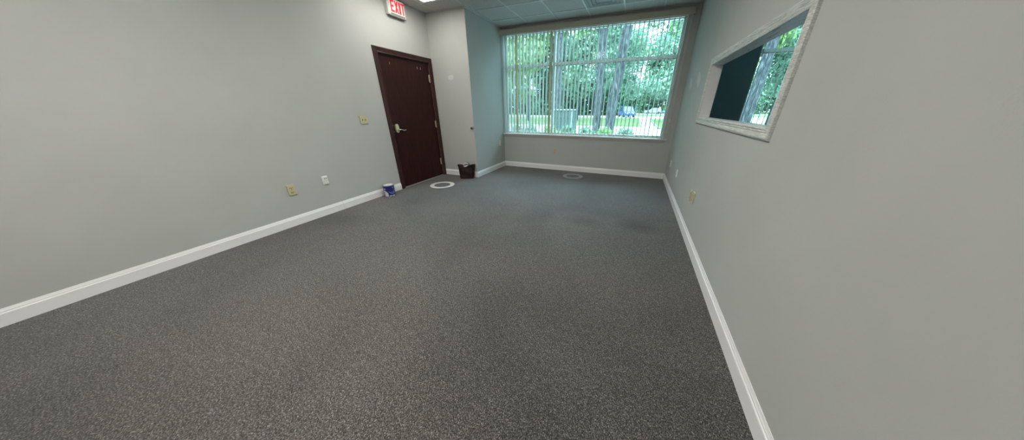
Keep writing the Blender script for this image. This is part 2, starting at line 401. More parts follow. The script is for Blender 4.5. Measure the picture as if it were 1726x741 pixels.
m = MB(); m.box((XL+0.0125, DY0-0.004, HZ+0.045), (XL+0.0145, DY0+0.006, HZ+0.056)); m.box((XL+0.0125, DY0-0.004, HZ-0.056), (XL+0.0145, DY0+0.006, HZ-0.045)); m.build('strike_edge', M_STEEL, sp)
for (y, z) in ((3.50, 2.005), (4.09, 2.005), (4.17, 2.005)):
    m = MB(); m.bbox((-0.004,-0.018,0), (0.004,0.018,0.003), 0.001, Matrix.Translation((XL-0.018,y,z)) @ Matrix.Rotation(PI/2,4,'Y') @ Matrix.Rotation(PI/2,4,'Z'))
    m.build('mounting_tab', M_STEEL, door)

# ------------------------------------------------------------------ windows with mullions, glass, sill
def window(name, x0, x1, mulls, right_jamb=True):
    w_ = structure(empty(name, ((x0+x1)/2, YF, SILL)))
    ya, yb = YF+0.115, YF+0.175
    m = MB(); f = 0.045
    m.box((x0,ya,SILL), (x1,yb,SILL+f)); m.box((x0,ya,HEAD-0.03), (x1,yb,HEAD)); m.box((x0,ya,SILL+f), (x0+f,yb,HEAD-0.03)); m.box((x1-f,ya,SILL+f), (x1,yb,HEAD-0.03))
    m.build('window_frame', M_ALU, w_)
    MZ = 2.165
    m = MB(); m.box((x0+f,ya,MZ), (x1-f,yb-0.01,MZ+0.055)); o = m.build('mullion', M_ALU, w_)
    m = MB(); m.box((x0+f,ya-0.001,MZ-0.007), (x1-f,ya+0.029,MZ-0.0002)); m.build('gasket', M_GASKET, o)
    for x in mulls:
        m = MB(); m.box((x-0.025,ya-0.004,SILL+f), (x+0.025,yb-0.006,HEAD-0.03)); m.build('mullion', M_ALU, w_)
    xs = [x0+f] + [v for x in mulls for v in (x-0.025, x+0.025)] + [x1-f]
    for i in range(0, len(xs), 2):
        for z0, z1 in ((SILL+f, MZ-0.007), (MZ+0.055, HEAD-0.03)):
            m = MB(); m.box((xs[i]+0.0005, ya+0.030, z0+0.0005), (xs[i+1]-0.0005, ya+0.036, z1-0.0005)); m.build('window_pane', M_GLASS, w_)
    return w_
win1 = window('window_1', XC, WX1, [-1.775])
m = MB()   # stool with apron below, horns mitred back at the right end
m.box((XC+0.0005, YF-0.052, SILL-0.022), (WX1+0.072, YF-0.0005, SILL+0.001)); m.box((XC+0.0005, YF-0.001, SILL-0.011), (WX1-0.0005, YF+0.115, SILL+0.001))
st = m.build('window_sill', M_SILL, win1)
vs = []
for x, s_ in ((XC+0.0005, 0), (WX1+0.058, 1)):
    for o, z in ((0,-0.022),(0.040,-0.022),(0.036,-0.034),(0.022,-0.048),(0.018,-0.060),(0.008,-0.074),(0,-0.074)):
        vs.append((x-(0.040-o)*s_*0.9, YF-0.0005-o, SILL+z-0.0002))
m = MB(); m.add(vs, [(i,(i+1)%7,7+(i+1)%7,7+i) for i in range(7)]+[tuple(range(7)), tuple(range(13,6,-1))]); m.build('sill_apron', M_SILL, win1)
win2 = window('window_2', 1.69, NX-0.5, [])

# ------------------------------------------------------------------ opening in the right wall: casing and liner
m = MB()
pr = [(-0.004,0),(-0.004,0.014),(0.004,0.018),(0.012,0.013),(0.018,0.017),(0.026,0.013),(0.032,0.017),(0.044,0.021),(0.054,0.021),(0.062,0.016),(0.064,0)]
pt = structure(empty('trim_1', (XR, (PY0+PY1)/2, PZ0)))
m.sweep([(PY0,PZ0),(PY1,PZ0),(PY1,PZ1),(PY0,PZ1)], pr, lambda a, b_, h: (XR-h-0.0003, a, b_), closed=True); m.build('opening_casing', M_CASING, pt)
m = MB(); q = 0.006; x0, x1 = XR-0.010, XR+WT+0.002
m.box((x0,PY0,PZ0), (x1,PY1,PZ0+q)); m.box((x0,PY0,PZ0+q), (x1,PY0+q,PZ1-q)); m.box((x0,PY1-q,PZ0+q), (x1,PY1,PZ1-q))
m.build('opening_liner', M_BASE, pt)
m = MB(); m.box((x0,PY0,PZ1-q), (x1,PY1,PZ1)); m.build('head_liner', M_LINER, pt)

# ------------------------------------------------------------------ the neighbouring room seen through the opening
m = MB(); m.box((XR+WT, YB-0.15, -0.1), (NX+0.15, YF+0.22, 0)); structure(m.build('floor_next_room', M_CARPET))
m = MB(); m.box((XR+WT, YF, 0), (1.69, YF+0.2, ZC)); m.box((1.69, YF, 0), (NX-0.5, YF+0.2, SILL)); m.box((1.69, YF, HEAD), (NX-0.5, YF+0.2, ZC)); m.box((NX-0.5, YF, 0), (NX, YF+0.2, ZC))
structure(m.build('wall_next_room_window', M_TEAL))
m = MB(); m.box((NX, YB, 0), (NX+0.15, YF+0.2, ZC)); structure(m.build('wall_next_room_right', M_WALL))
m = MB(); m.box((XR+WT, YB-0.15, 0), (NX+0.15, YB, ZC)); structure(m.build('wall_next_room_back', M_WALL))

# ------------------------------------------------------------------ vertical blinds
def vane_mesh(name, material, z0=SILL+0.018, z1=2.78, W=0.089, sag=0.009):
    N = 6; th = 0.0007; a_, b_ = [], []
    for i in range(N+1):
        u = -1 + 2*i/N; a_.append((sag*(1-u*u)-sag/2+th, u*W/2)); b_.append((sag*(1-u*u)-sag/2-th, u*W/2))
    loop = a_ + b_[::-1]; k = len(loop); mb = MB()
    mb.add([(x,y,z0) for x,y in loop] + [(x,y,z1) for x,y in loop], [(i,(i+1)%k,k+(i+1)%k,k+i) for i in range(k)] + [(i,i+1,k-2-i,k-1-i) for i in range(N)] + [(k+i,k+i+1,2*k-2-i,2*k-1-i) for i in range(N)])
    me = bpy.data.meshes.new(name); me.from_pydata(mb.v, [], mb.f); me.materials.append(material)
    for p in me.polygons: p.use_smooth = True
    try: me.set_sharp_from_angle(angle=math.radians(50))
    except Exception: pass
    return me
VM = vane_mesh('vane', M_VANE); VMT = vane_mesh('vane_tan', M_VANE_TAN)
YV = YF + 0.030
def blind(x0, x1, pitch, ang, label, jit, tan=()):
    bl = empty('vertical_blind', ((x0+x1)/2, YV, HEAD)); tag(bl, label, 'blind')
    rnd = random.Random(11)
    m = MB(); m.box((x0, YV-0.02, 2.785 if False else HEAD-0.028), (x1, YV+0.02, HEAD-0.001)); m.build('head_rail', M_ALU, bl)
    n_ = int((x1-x0)/pitch); i = 0
    for k in range(n_+1):
        x = x0 + 0.03 + k*pitch
        if x > x1 - 0.01: break
        if jit and rnd.random() < 0.0: continue
        me = VMT if k in tan else VM
        o = bpy.data.objects.new('vane', me); COL.objects.link(o); o.parent = bl
        o.location = (x-(x0+x1)/2, 0, -HEAD); o.rotation_euler = (0, 0, -math.radians(ang + (9 if k in tan else 0) + rnd.uniform(-jit, jit)))
        o.scale = (1, 1, 1)
    return bl
VM.transform(Matrix.Identity(4))
for me in (VM, VMT):
    for v in me.vertices:
        if v.co.z > 2: v.co.z = HEAD - 0.03
bl1 = blind(XC+0.012, WX1-0.012, 0.0775, 8.0, 'long pale vertical blind hanging open across the wide room window', 4.0, (4, 14))
m = MB()   # taupe valance with a return at its right end
m.box((XC+0.001, YF-0.085, 2.742), (WX1+0.082, YF-0.073, 2.832)); m.box((WX1+0.070, YF-0.073, 2.742), (WX1+0.082, YF-0.0005, 2.832)); m.box((XC+0.001, YF-0.073, 2.822), (WX1+0.070, YF-0.0005, 2.832))
tag(m.build('valance', M_VALANCE, bl1), 'taupe fabric valance board')
m = MB(); pts = [(0.592, YF-0.030, 2.82)] + [(0.592+0.002*math.sin(k), YF-0.030, 2.7-k*0.19) for k in range(10)] + [(0.590,YF-0.032,0.90)]
m.tube(pts, 0.0022, 6); m.tube([(x+0.018,y,z) for x, y, z in pts], 0.0022, 6); 
for k in range(40): m.lathe([(0.0008,-0.0035),(0.0035,0),(0.0008,0.0035)], 6, (0.592, YF-0.030, 0.92+k*0.045))
tag(m.build('control_chain', M_WHITE, bl1), 'white bead control chain')
m = MB(); m.lathe([(0.004,-0.035),(0.009,-0.03),(0.009,0.02),(0.003,0.035)], 10, (0.601, YF-0.030, 1.13)); m.build('chain_weight', M_WHITE, bl1, smooth=True)
bl2 = blind(1.70, NX-0.52, 0.0775, 17.0, 'edge-on vertical blind seen through the opening in the right wall', 1.5)

# ------------------------------------------------------------------ ceiling troffers and the air vent
M_DIFF = bpy.data.materials.new('troffer_diffuser'); M_DIFF.use_nodes = True
n = M_DIFF.node_tree.nodes; l = M_DIFF.node_tree.links; n.clear()
o_ = n.new('ShaderNodeOutputMaterial'); e_ = n.new('ShaderNodeEmission'); e_.inputs[0].default_value = (*LAMP_COL, 1); e_.inputs[1].default_value = LAMP; l.new(e_.outputs[0], o_.inputs[0])
M_DIFF_LOW = M_DIFF.copy(); M_DIFF_LOW.node_tree.nodes['Emission'].inputs[1].default_value = LAMP*0.42     # dimmed to keep the walls beside it from overexposing
def troffer(x, y, label, group=None, dm=M_DIFF):
    t_ = empty('ceiling_light', (x+GP/2, y+GP, ZC)); tag(t_, label, 'ceiling light', group)
    m = MB(); a = 0.075; e = 0.025
    m.box((x+0.012,y+0.012,ZC-0.004), (x+0.012+a,y+2*GP-0.012,ZC+0.003)); m.box((x+GP-0.012-a,y+0.012,ZC-0.004), (x+GP-0.012,y+2*GP-0.012,ZC+0.003))
    m.box((x+0.012+a,y+0.012,ZC-0.004), (x+GP-0.012-a,y+0.012+e,ZC+0.003)); m.box((x+0.012+a,y+2*GP-0.012-e,ZC-0.004), (x+GP-0.012-a,y+2*GP-0.012,ZC+0.003))
    m.build('light_frame', M_GRID, t_)
    m = MB(); m.box((x+0.012+a,y+0.012+e,ZC-0.001), (x+GP-0.012-a,y+2*GP-0.012-e,ZC+0.002)); m.build('diffuser', dm, t_)
    return t_
troffer(GX0-GP, GY0-4*GP, 'lit ceiling troffer just above the closet wall beside the exit sign', dm=M_DIFF_LOW)
troffer(GX0+2*GP, GY0-6*GP, 'lit ceiling troffer overhead between the opening and the room centre')
troffer(GX0+GP, GY0-9*GP, 'lit ceiling troffer left of the viewer over the open carpet')
troffer(GX0+2*GP, GY0-12*GP, 'lit ceiling troffer over the back of the room')

vx, vy = GX0+3*GP, GY0-GP
ve = empty('ceiling_vent', (vx+GP/2, vy+GP/2, ZC)); tag(ve, 'grey square air vent filling one ceiling tile near the window', 'vent')
M_VENT = mat('vent_grey_metal', (0.19,0.195,0.17), 0.5, 0.2)
for i, (ins, dz) in enumerate(((0.012,0.0),(0.07,-0.002),(0.13,-0.004),(0.19,-0.006))):
    m = MB(); wv = 0.05 if i < 3 else 0.118
    m.sweep([(vx+ins+wv*0, vy+ins),(vx+GP-ins, vy+ins),(vx+GP-ins, vy+GP-ins),(vx+ins, vy+GP-ins)], [(0,ZC-0.003),(0,ZC-0.001),(-wv,ZC-0.002+dz),(-wv,ZC-0.004+dz)], lambda a, b_, h: (a, b_, h), closed=True)
    m.build('vent_louvre', M_VENT, ve)
m = MB(); m.box((vx+0.012, vy+0.012, ZC+0.0005), (vx+GP-0.012, vy+GP-0.012, ZC+0.003)); m.build('vent_backing', mat('vent_dark_grey', (0.12,0.125,0.11), 0.8), ve)  # plain backing plate, a darker grey than the louvres

# ------------------------------------------------------------------ exit sign
EX, EY0, EY1, EZ0, EZ1 = XL+0.055, 3.60, 3.945, 2.655, 2.872
ex = empty('exit_sign', (XL, (EY0+EY1)/2, EZ0)); tag(ex, 'white wall exit sign with red capitals above the mahogany door', 'exit sign')
MX = Matrix(((0,0,1,0),(1,0,0,0),(0,1,0,0),(0,0,0,1)))      # local (x,y,z) -> world (z, x, y): plates on the left wall
m = MB(); m.bbox((EY0,EZ0,XL+0.0005), (EY1,EZ1,EX), 0.006, MX); m.build('sign_housing', mat('sign_housing_white', (0.62,0.62,0.58), 0.45), ex)
M_FACE = bpy.data.materials.new('lit_sign_face'); M_FACE.use_nodes = True
fb = M_FACE.node_tree.nodes['Principled BSDF']; fb.inputs['Base Color'].default_value = (0.75,0.68,0.66,1); fb.inputs['Emission Color'].default_value = (1,0.62,0.58,1); fb.inputs['Emission Strength'].default_value = 0.22
m = MB(); m.box((EY0+0.045,EZ0+0.032,EX), (EY1-0.03,EZ1-0.012,EX+0.003), MX); m.build('sign_face', M_FACE, ex)
M_RED = bpy.data.materials.new('exit_red'); M_RED.use_nodes = True
fb = M_RED.node_tree.nodes['Principled BSDF']; fb.inputs['Base Color'].default_value = (0.70,0.02,0.03,1); fb.inputs['Emission Color'].default_value = (1,0.03,0.06,1); fb.inputs['Emission Strength'].default_value = 0.22
LT = {'E': [[(0,0),(.28,0),(.28,1),(0,1)], [(.28,0),(.8,0),(.8,.17),(.28,.17)], [(.28,.42),(.70,.42),(.70,.59),(.28,.59)], [(.28,.83),(.8,.83),(.8,1),(.28,1)]],
      'X': [[(0,0),(.32,0),(.95,1),(.63,1)], [(.63,0),(.95,0),(.32,1),(0,1)]],
      'I': [[(0,0),(.24,0),(.24,1),(0,1)]],
      'T': [[(.26,0),(.5,0),(.5,.85),(.26,.85)], [(0,.85),(.76,.85),(.76,1),(0,1)]]}
lx = EY0+0.056; lh = EZ1-0.024-(EZ0+0.042)
for ch, wd in (('E',0.068),('X',0.074),('I',0.034),('T',0.068)):
    m = MB(); sx = wd/(0.8 if ch=='E' else 0.95 if ch=='X' else 0.24 if ch=='I' else 0.76)
    for j, pg in enumerate(LT[ch]):
        k = len(pg); h0, h1 = EX+0.003, EX+0.0045+0.0002*j
        vs = [(h0, lx+a*sx, EZ0+0.042+b_*lh) for a, b_ in pg] + [(h1, lx+a*sx, EZ0+0.042+b_*lh) for a, b_ in pg]
        m.add(vs, [(i,(i+1)%k,k+(i+1)%k,k+i) for i in range(k)]+[tuple(range(k)),tuple(range(2*k-1,k-1,-1))])
    m.build('letter_'+ch.lower(), M_RED, ex); lx += wd+0.009
m = MB(); m.box((EY0+0.02,EZ0-0.010,XL+0.006), (EY1-0.012,EZ0,EX-0.004), MX); m.build('underside_strip', mat('sign_underside_grey', (0.16,0.16,0.15), 0.5), ex)  # dark grey strip along the underside of the housing
m = MB(); m.box((EY0+0.045,EZ0+0.008,EX), (EY1-0.03,EZ0+0.026,EX+0.002), MX); m.build('lower_front_strip', mat('sign_strip_grey', (0.22,0.22,0.21), 0.5), ex)  # grey strip across the bottom of the sign front

# ------------------------------------------------------------------ wall plates (built on the left wall frame, local +z off the wall)
def plate(name, loc, rot, w, h, material, label, cat, kind, group=None):
    """rot: rotation about Z of a plate built facing +x in local space"""
    R = Matrix.Rotation(rot, 4, 'Z')
    t_ = empty(name, loc, rot); tag(t_, label, cat, group)
    W = Matrix.Translation(loc) @ R @ MX @ Matrix.Diagonal((1,1,1.6,1))
    m = MB(); m.bbox((-w/2,-h/2,0.0004), (w/2,h/2,0.007), 0.003, W); m.build('cover_plate', material, t_)
    if kind == 'duplex':
        for s_ in (-1, 1):
            m = MB(); m.bbox((-0.016,s_*0.027-0.014,0.007), (0.016,s_*0.027+0.014,0.0095), 0.002, W); f = m.build('receptacle', material, t_)
            m = MB(); m.box((-0.0095,s_*0.027-0.003,0.0092), (-0.006,s_*0.027+0.008,0.0099), W); m.box((0.006,s_*0.027-0.003,0.0092), (0.0095,s_*0.027+0.008,0.0099), W); m.box((-0.003,s_*0.027-0.011,0.0092), (0.003,s_*0.027-0.006,0.0099), W)
            m.build('slots', M_SLOT, f)
        m = MB(); m.lathe([(0.0035,0.007),(0.003,0.0086)], 10, M=W); m.build('screw', M_SLOT, t_)
    elif kind == 'switch2':
        for s_ in (-1, 1):
            m = MB(); m.box((s_*0.023-0.006,-0.013,0.0068), (s_*0.023+0.006,0.013,0.0074), W); m.build('switch_slot', M_SLOT, t_)
            m = MB(); m.bbox((s_*0.023-0.0045,-0.003,0.0072), (s_*0.023+0.0045,0.010,0.018), 0.002, W); m.build('toggle', M_TOGGLE, t_)
            for z_ in (-0.032, 0.032):
                m = MB(); m.lathe([(0.003,0.007),(0.0025,0.008)], 8, M=W @ Matrix.Translation((s_*0.023, z_, 0))); m.build('screw', M_TOGGLE, t_)
    elif kind == 'jack':
        m = MB(); m.bbox((-0.024,-h/2+0.008,0.006), (0.024,h/2-0.008,0.013), 0.002, W); m.build('jack_box', material, t_)
        for s_ in (-1, 1):
            m = MB(); m.box((s_*0.010-0.005,0.022,0.0125), (s_*0.010+0.005,0.031,0.0136), W); m.build('jack_port', M_SLOT, t_)
    elif kind == 'jack4':
        m = MB(); m.bbox((-0.022,-h/2+0.01,0.006), (0.022,h/2-0.01,0.012), 0.002, W); m.build('jack_box', material, t_)
        for z_ in (-0.036,-0.012,0.012,0.036):
            m = MB(); m.box((-0.010,z_-0.006,0.0115), (0.010,z_+0.006,0.0127), W); m.build('jack_port', M_SLOT, t_)
    return t_
plate('wall_outlet', (XL,1.640,0.436), 0, 0.082, 0.128, M_BEIGE, 'almond duplex outlet low on the left wall, nearest the viewer', 'outlet', 'duplex')
plate('data_outlet', (XL,2.035,0.460), 0, 0.070, 0.115, M_WHITE, 'white jack plate with two ports low on the left wall', 'data outlet', 'jack')
plate('light_switch', (XL,2.803,1.190), 0, 0.118, 0.120, M_BEIGE, 'almond double toggle light switch left of the mahogany door', 'light switch', 'switch2')
plate('wall_outlet', (-1.645,YF,0.438), -PI/2, 0.072, 0.116, M_BEIGE, 'almond duplex outlet centred below the window', 'outlet', 'duplex')
plate('wall_outlet', (XC,5.515,0.580), 0, 0.070, 0.115, M_WHITE, 'white duplex outlet on the closet side wall beside the window', 'outlet', 'duplex')
plate('wall_outlet', (XR,5.22,0.418), PI, 0.070, 0.115, M_WHITE, 'white outlet on the right wall nearest the window corner', 'outlet', 'duplex')
plate('data_outlet', (XR,4.40,0.425), PI, 0.072, 0.118, M_WHITE, 'white plate with four ports on the right wall near the far corner', 'data outlet', 'jack4')
plate('wall_outlet', (XR,3.225,0.436), PI, 0.074, 0.122, M_BEIGE, 'almond outlet on the right wall, the farther of the adjacent pair', 'outlet', 'duplex')
plate('wall_outlet', (XR,3.085,0.452), PI, 0.074, 0.122, M_BEIGE, 'almond outlet on the right wall, the nearer of the adjacent pair', 'outlet', 'duplex')

# door stop on the closet front wall
ds = empty('wall_door_stop', (-2.975, YC, 0.985)); tag(ds, 'small round brass door stop on the closet front wall edge', 'door stop')
RD = Matrix.Translation((-2.975, YC-0.0004, 0.985)) @ Matrix.Rotation(PI/2, 4, 'X')
m = MB(); m.lathe([(0.026,0),(0.026,0.006),(0.012,0.010),(0.012,0.028),(0.022,0.034),(0.022,0.046),(0.014,0.050)], 20, M=RD); m.build('stop_body', mat('aged_brass', (0.30,0.26,0.16), 0.35, 1.0), ds, smooth=True)
m = MB(); m.lathe([(0.016,0.0495),(0.016,0.056),(0.010,0.060)], 16, M=RD); m.build('rubber_bumper', M_BLACK, ds, smooth=True)

# ------------------------------------------------------------------ paint can
PC = (-3.655, 2.862, 0)
pc = empty('paint_can', PC, 0.0); tag(pc, 'open blue and white paint can on the carpet against the left baseboard', 'paint can')
R_, H_ = 0.083, 0.190
M_LABEL = mat('can_label', (0.01,0.02,0.16), 0.35)
n, l, b = nodes(M_LABEL)
m = MB(); N = 40
for i, (z0, z1) in enumerate(((0.004,0.178),)): m.lathe([(R_,z0),(R_,z1)], N, PC, cap=False)
m.build('can_label', M_LABEL, pc, smooth=True)
m = MB(); m.lathe([(R_-0.004,0.0),(R_-0.001,0.004),(R_-0.001,0.180),(R_+0.002,0.184),(R_+0.002,H_),(R_-0.006,H_),(R_-0.008,H_-0.008),(R_-0.014,H_-0.010),(R_-0.014,H_-0.020)], N, PC); m.build('can_body', mat('tinned_steel', (0.55,0.56,0.56), 0.35, 0.8), pc, smooth=True)
m = MB(); m.lathe([(R_-0.012,H_-0.022),(R_-0.012,H_-0.006),(0.02,H_-0.008)], N, PC); m.build('paint', mat('white_paint', (0.74,0.74,0.70), 0.3), pc, smooth=True)
M_LW = mat('label_white', (0.62,0.62,0.62), 0.5); M_LB = mat('label_light_blue', (0.20,0.27,0.55), 0.4)
def label_strip(pts, material, name, r=R_+0.0008):
    mb = MB(); N_ = len(pts)
    o = [(PC[0]+r*math.cos(a), PC[1]+r*math.sin(a), z) for a, z in pts]
    i_ = [(PC[0]+(r-0.001)*math.cos(a), PC[1]+(r-0.001)*math.sin(a), z) for a, z in pts]
    mb.add(o + i_, [tuple(range(N_)), tuple(range(2*N_-1, N_-1, -1))] + [(k,(k+1)%N_,N_+(k+1)%N_,N_+k) for k in range(N_)]); return mb.build(name, material, pc)
def band(top, bot, a0, a1, n_=14): 
    A = [a0+(a1-a0)*k/n_ for k in range(n_+1)]; return [(a, top((a-a0)/(a1-a0))) for a in A] + [(a, bot((a-a0)/(a1-a0))) for a in reversed(A)]
A0 = math.atan2(-PC[1], -PC[0])      # towards the camera
def quads(top, bot, a0, a1, material, name, n_=14):
    mb = MB(); r = R_+0.0007
    for k in range(n_):
        for (u0, u1) in ((k/n_, (k+1)/n_),):
            p = [(a0+(a1-a0)*u, z) for u, z in ((u0,bot(u0)),(u1,bot(u1)),(u1,top(u1)),(u0,top(u0)))]
            vs = [(PC[0]+r*math.cos(a), PC[1]+r*math.sin(a), z) for a, z in p] + [(PC[0]+(r-0.0015)*math.cos(a), PC[1]+(r-0.0015)*math.sin(a), z) for a, z in p]
            mb.add(vs, [(0,1,2,3),(7,6,5,4),(0,1,5,4),(1,2,6,5),(2,3,7,6),(3,0,4,7)])
    return mb.build(name, material, pc, recalc=False)
quads(lambda u: 0.112-0.05*u*u, lambda u: 0.008, A0-1.15, A0-0.30, M_LW, 'white_figure')
quads(lambda u: 0.150-0.015*abs(u-0.5)*2, lambda u: 0.118+0.012*abs(u-0.5)*2, A0-1.05, A0-0.70, M_LW, 'white_figure_top', 8)
quads(lambda u: 0.098-0.030*math.sin(u*PI)+0.02*u, lambda u: 0.090-0.030*math.sin(u*PI)+0.02*u, A0-0.25, A0+1.2, M_LB, 'label_swoosh')
quads(lambda u: 0.078-0.018*math.sin(u*PI), lambda u: 0.066-0.018*math.sin(u*PI), A0-0.05, A0+1.0, M_LB, 'label_swoosh')
quads(lambda u: 0.026+0.006*math.sin(u*9), lambda u: 0.010, A0-0.15, A0+0.30, M_LW, 'label_lettering')
quads(lambda u: 0.024+0.006*math.sin(u*9), lambda u: 0.008, A0+0.45, A0+0.95, M_LW, 'label_lettering')
quads(lambda u: 0.165, lambda u: 0.140, A0+0.62, A0+0.85, M_LB, 'label_mark', 4)

# ------------------------------------------------------------------ leather tote bag against the closet wall
BX, BY = -3.115, 4.325
bag = empty('tote_bag', (BX, BY, 0), 0.42); tag(bag, 'dark brown leather tote bag slumped against the closet front wall', 'bag')
WB = Matrix.Translation((BX, BY, 0)) @ Matrix.Rotation(0.42, 4, 'Z')
M_LEATHER = mat('dark_brown_leather', (0.022,0.010,0.010), 0.5, spec=0.2)
n, l, b = nodes(M_LEATHER); t = noise(M_LEATHER, 22, 5); r = ramp(M_LEATHER, t.outputs[0], [(0.35, (0.007,0.004,0.004)), (0.7, (0.030,0.014,0.012))]); l.new(r.outputs[0], b.inputs['Base Color']); bump(M_LEATHER, t.outputs[0], 0.6, 0.006)
M_MAROON = mat('maroon_bag_lining', (0.06,0.010,0.012), 0.6)
m = MB(); N = 36; rows = 12; vs = []; fs = []
def bag_pt(a, u, ins=0.0):
    z = 0.004 + u*0.270
    w = 0.142 + 0.032*u; d = 0.066*(1-0.50*u) + 0.010
    ca, sa = math.cos(a), math.sin(a); e = 0.45
    x = (w-ins)*math.copysign(abs(ca)**e, ca); y = (d-ins)*math.copysign(abs(sa)**e, sa)
    sl = 1 + 0.05*math.sin(5*a+3*u) * u
    dip = -0.028*max(0, 1-abs(x)/0.10)*u*u + 0.012*(abs(x)/0.155)**2*u
    return WB @ Vector((x*sl + 0.012*u*u, y*sl + 0.006*math.sin(9*u+4*a), z + dip))
for j in range(rows+1):
    for k in range(N): vs.append(bag_pt(2*PI*k/N, j/rows))
for j in range(3):
    for k in range(N): vs.append(bag_pt(2*PI*k/N, 1-j*0.25, 0.006+0.001*j))
R2 = rows+4
for j in range(R2-1):
    for k in range(N): fs.append((j*N+k, j*N+(k+1)%N, (j+1)*N+(k+1)%N, (j+1)*N+k))
fs.append(tuple(reversed(range(N)))); fs.append(tuple((R2-1)*N+k for k in range(N)))
m.add(vs, fs); m.build('bag_body', M_LEATHER, bag, smooth=True)

def arc(yoff, tilt, hgt, wd):
    return [WB @ Vector((0.01+wd*math.cos(PI*k/12), yoff+tilt*math.sin(PI*k/12), 0.238+hgt*math.sin(PI*k/12))) for k in range(13)]
for yo, tl, hg in ((-0.028,-0.02,0.062),(0.026,0.01,0.078)):
    m = MB(); m.tube(arc(yo, tl, hg, 0.062), 0.0065, 8); m.build('bag_handle', M_BLACK, bag, smooth=True)
for sx in (-1, 1):
    m = MB(); vs = [(0.105*sx,-0.042,0.240),(0.178*sx,-0.032,0.280),(0.181*sx,0.030,0.282),(0.108*sx,0.038,0.240)]
    vs2 = [(x*0.97,y,z-0.014) for x,y,z in vs]
    m.add([WB @ Vector(p) for p in vs+vs2], [(0,1,2,3),(7,6,5,4),(0,1,5,4),(1,2,6,5),(2,3,7,6),(3,0,4,7)]); m.build('bag_flap', M_MAROON, bag)
# pale disc lying in the mouth of the bag
dc = empty('plastic_cap', tuple(WB @ Vector((-0.008,-0.012,0.268))), 0); tag(dc, 'pale grey oval cap resting in the mouth of the tote bag', 'cap')
WD = WB @ Matrix.Translation((-0.006,-0.020,0.280)) @ Matrix.Rotation(math.radians(38),4,'X') @ Matrix.Rotation(math.radians(-12),4,'Y')
m = MB(); m.lathe([(0.052,-0.006),(0.056,-0.003),(0.056,0.004),(0.050,0.007),(0.030,0.007)], 28, M=WD); m.build('disc_rim', mat('pale_grey_plastic', (0.42,0.42,0.41), 0.5), dc, smooth=True)
m = MB(); m.box((-0.026,-0.004,0.0071), (0.026,0.004,0.0085), WD); m.build('disc_slot', M_BLACK, dc)

# ------------------------------------------------------------------ flat rings lying on the carpet
def ring(loc, ro, ri, material, label):
    m = MB(); m.sweep([(loc[0]+ri*math.cos(-2*PI*k/64), loc[1]+ri*math.sin(-2*PI*k/64)) for k in range(64)], [(0,0.0005),(0,0.003),(-(ro-ri),0.003),(-(ro-ri),0.0005)], lambda a,b_,h:(a,b_,h), closed=True)
    o = m.build('floor_ring', material); tag(o, label, 'floor ring'); return o
ring((-3.262,3.705), 0.225, 0.150, mat('white_ring', (0.62,0.61,0.59), 0.6), 'flat white ring on the carpet in front of the mahogany door')
ring((-1.085,5.305), 0.215, 0.135, mat('faint_grey_ring', (0.30,0.32,0.32), 0.8), 'faint grey flat ring on the carpet below the window')

# ------------------------------------------------------------------ outdoors
m = MB(); m.box((-80,YF+0.22,G-0.4), (80,150,G-0.06)); structure(m.build('ground', M_GRASS))
m = MB(); m.box((-30,YF+0.22,G-0.06), (30,9.3,G)); structure(m.build('garden_bed', M_MULCH))
m = MB(); m.box((-40,9.3,G-0.06), (40,25.2,G-0.01)); m.box((0.45,25.2,G-0.06), (1.85,47,G-0.01)); m.box((-40,47,G-0.06), (40,58,G-0.01)); m.box((11,25.2,G-0.06), (40,47,G-0.01)); m.box((-2,76,G-0.06), (40,86,G-0.01)); structure(m.build('driveway', M_CONC))
m = MB(); m.box((-40,25.2,G-0.06), (0.45,47,G+0.04)); structure(m.build('lawn', M_GRASS))
m = MB(); m.box((1.85,23.2,G-0.06), (11,38.5,G+0.04)); structure(m.build('lawn_island', M_GRASS))
m = MB(); m.box((1.70,23.0,G-0.06), (1.85,38.7,G+0.07)); m.box((1.85,23.0,G-0.06), (11,23.2,G+0.07)); m.box((1.85,38.5,G-0.06), (11,38.7,G+0.07)); structure(m.build('kerb', M_KERB))
m = MB(); m.box((-40,58,G-0.06), (40,76,G+0.02)); structure(m.build('verge', M_GRASS))

# leafy plants ------------------------------------------------------
def leaf_mesh(ells, count, size, seed, upz=0.3):
    rnd = random.Random(seed); vs = []; fs = []
    wts = [e[3]*e[4]*e[5] for e in ells]
    for i in range(count):
        cx, cy, cz, rx, ry, rz = rnd.choices(ells, wts)[0]
        while True:
            p = Vector((rnd.uniform(-1,1), rnd.uniform(-1,1), rnd.uniform(-1,1)))
            if 0.25 < p.length < 1: break
        c = Vector((cx+p.x*rx, cy+p.y*ry, cz+p.z*rz))
        nrm = (p.normalized() + Vector((rnd.gauss(0,.6), rnd.gauss(0,.6), rnd.gauss(0,.6)+upz))).normalized()
        u = nrm.orthogonal().normalized(); w_ = nrm.cross(u); a = rnd.uniform(0, 2*PI)
        d1 = (u*math.cos(a)+w_*math.sin(a)); d2 = nrm.cross(d1); s = size*rnd.uniform(0.6,1.3)
        b0 = len(vs)
        vs += [c-d1*s, c+d2*s*0.45+nrm*s*0.08, c+d1*s, c-d2*s*0.45+nrm*s*0.08]; fs.append((b0,b0+1,b0+2,b0+3))
    me = bpy.data.meshes.new('foliage'); me.from_pydata([tuple(v) for v in vs], [], fs); return me
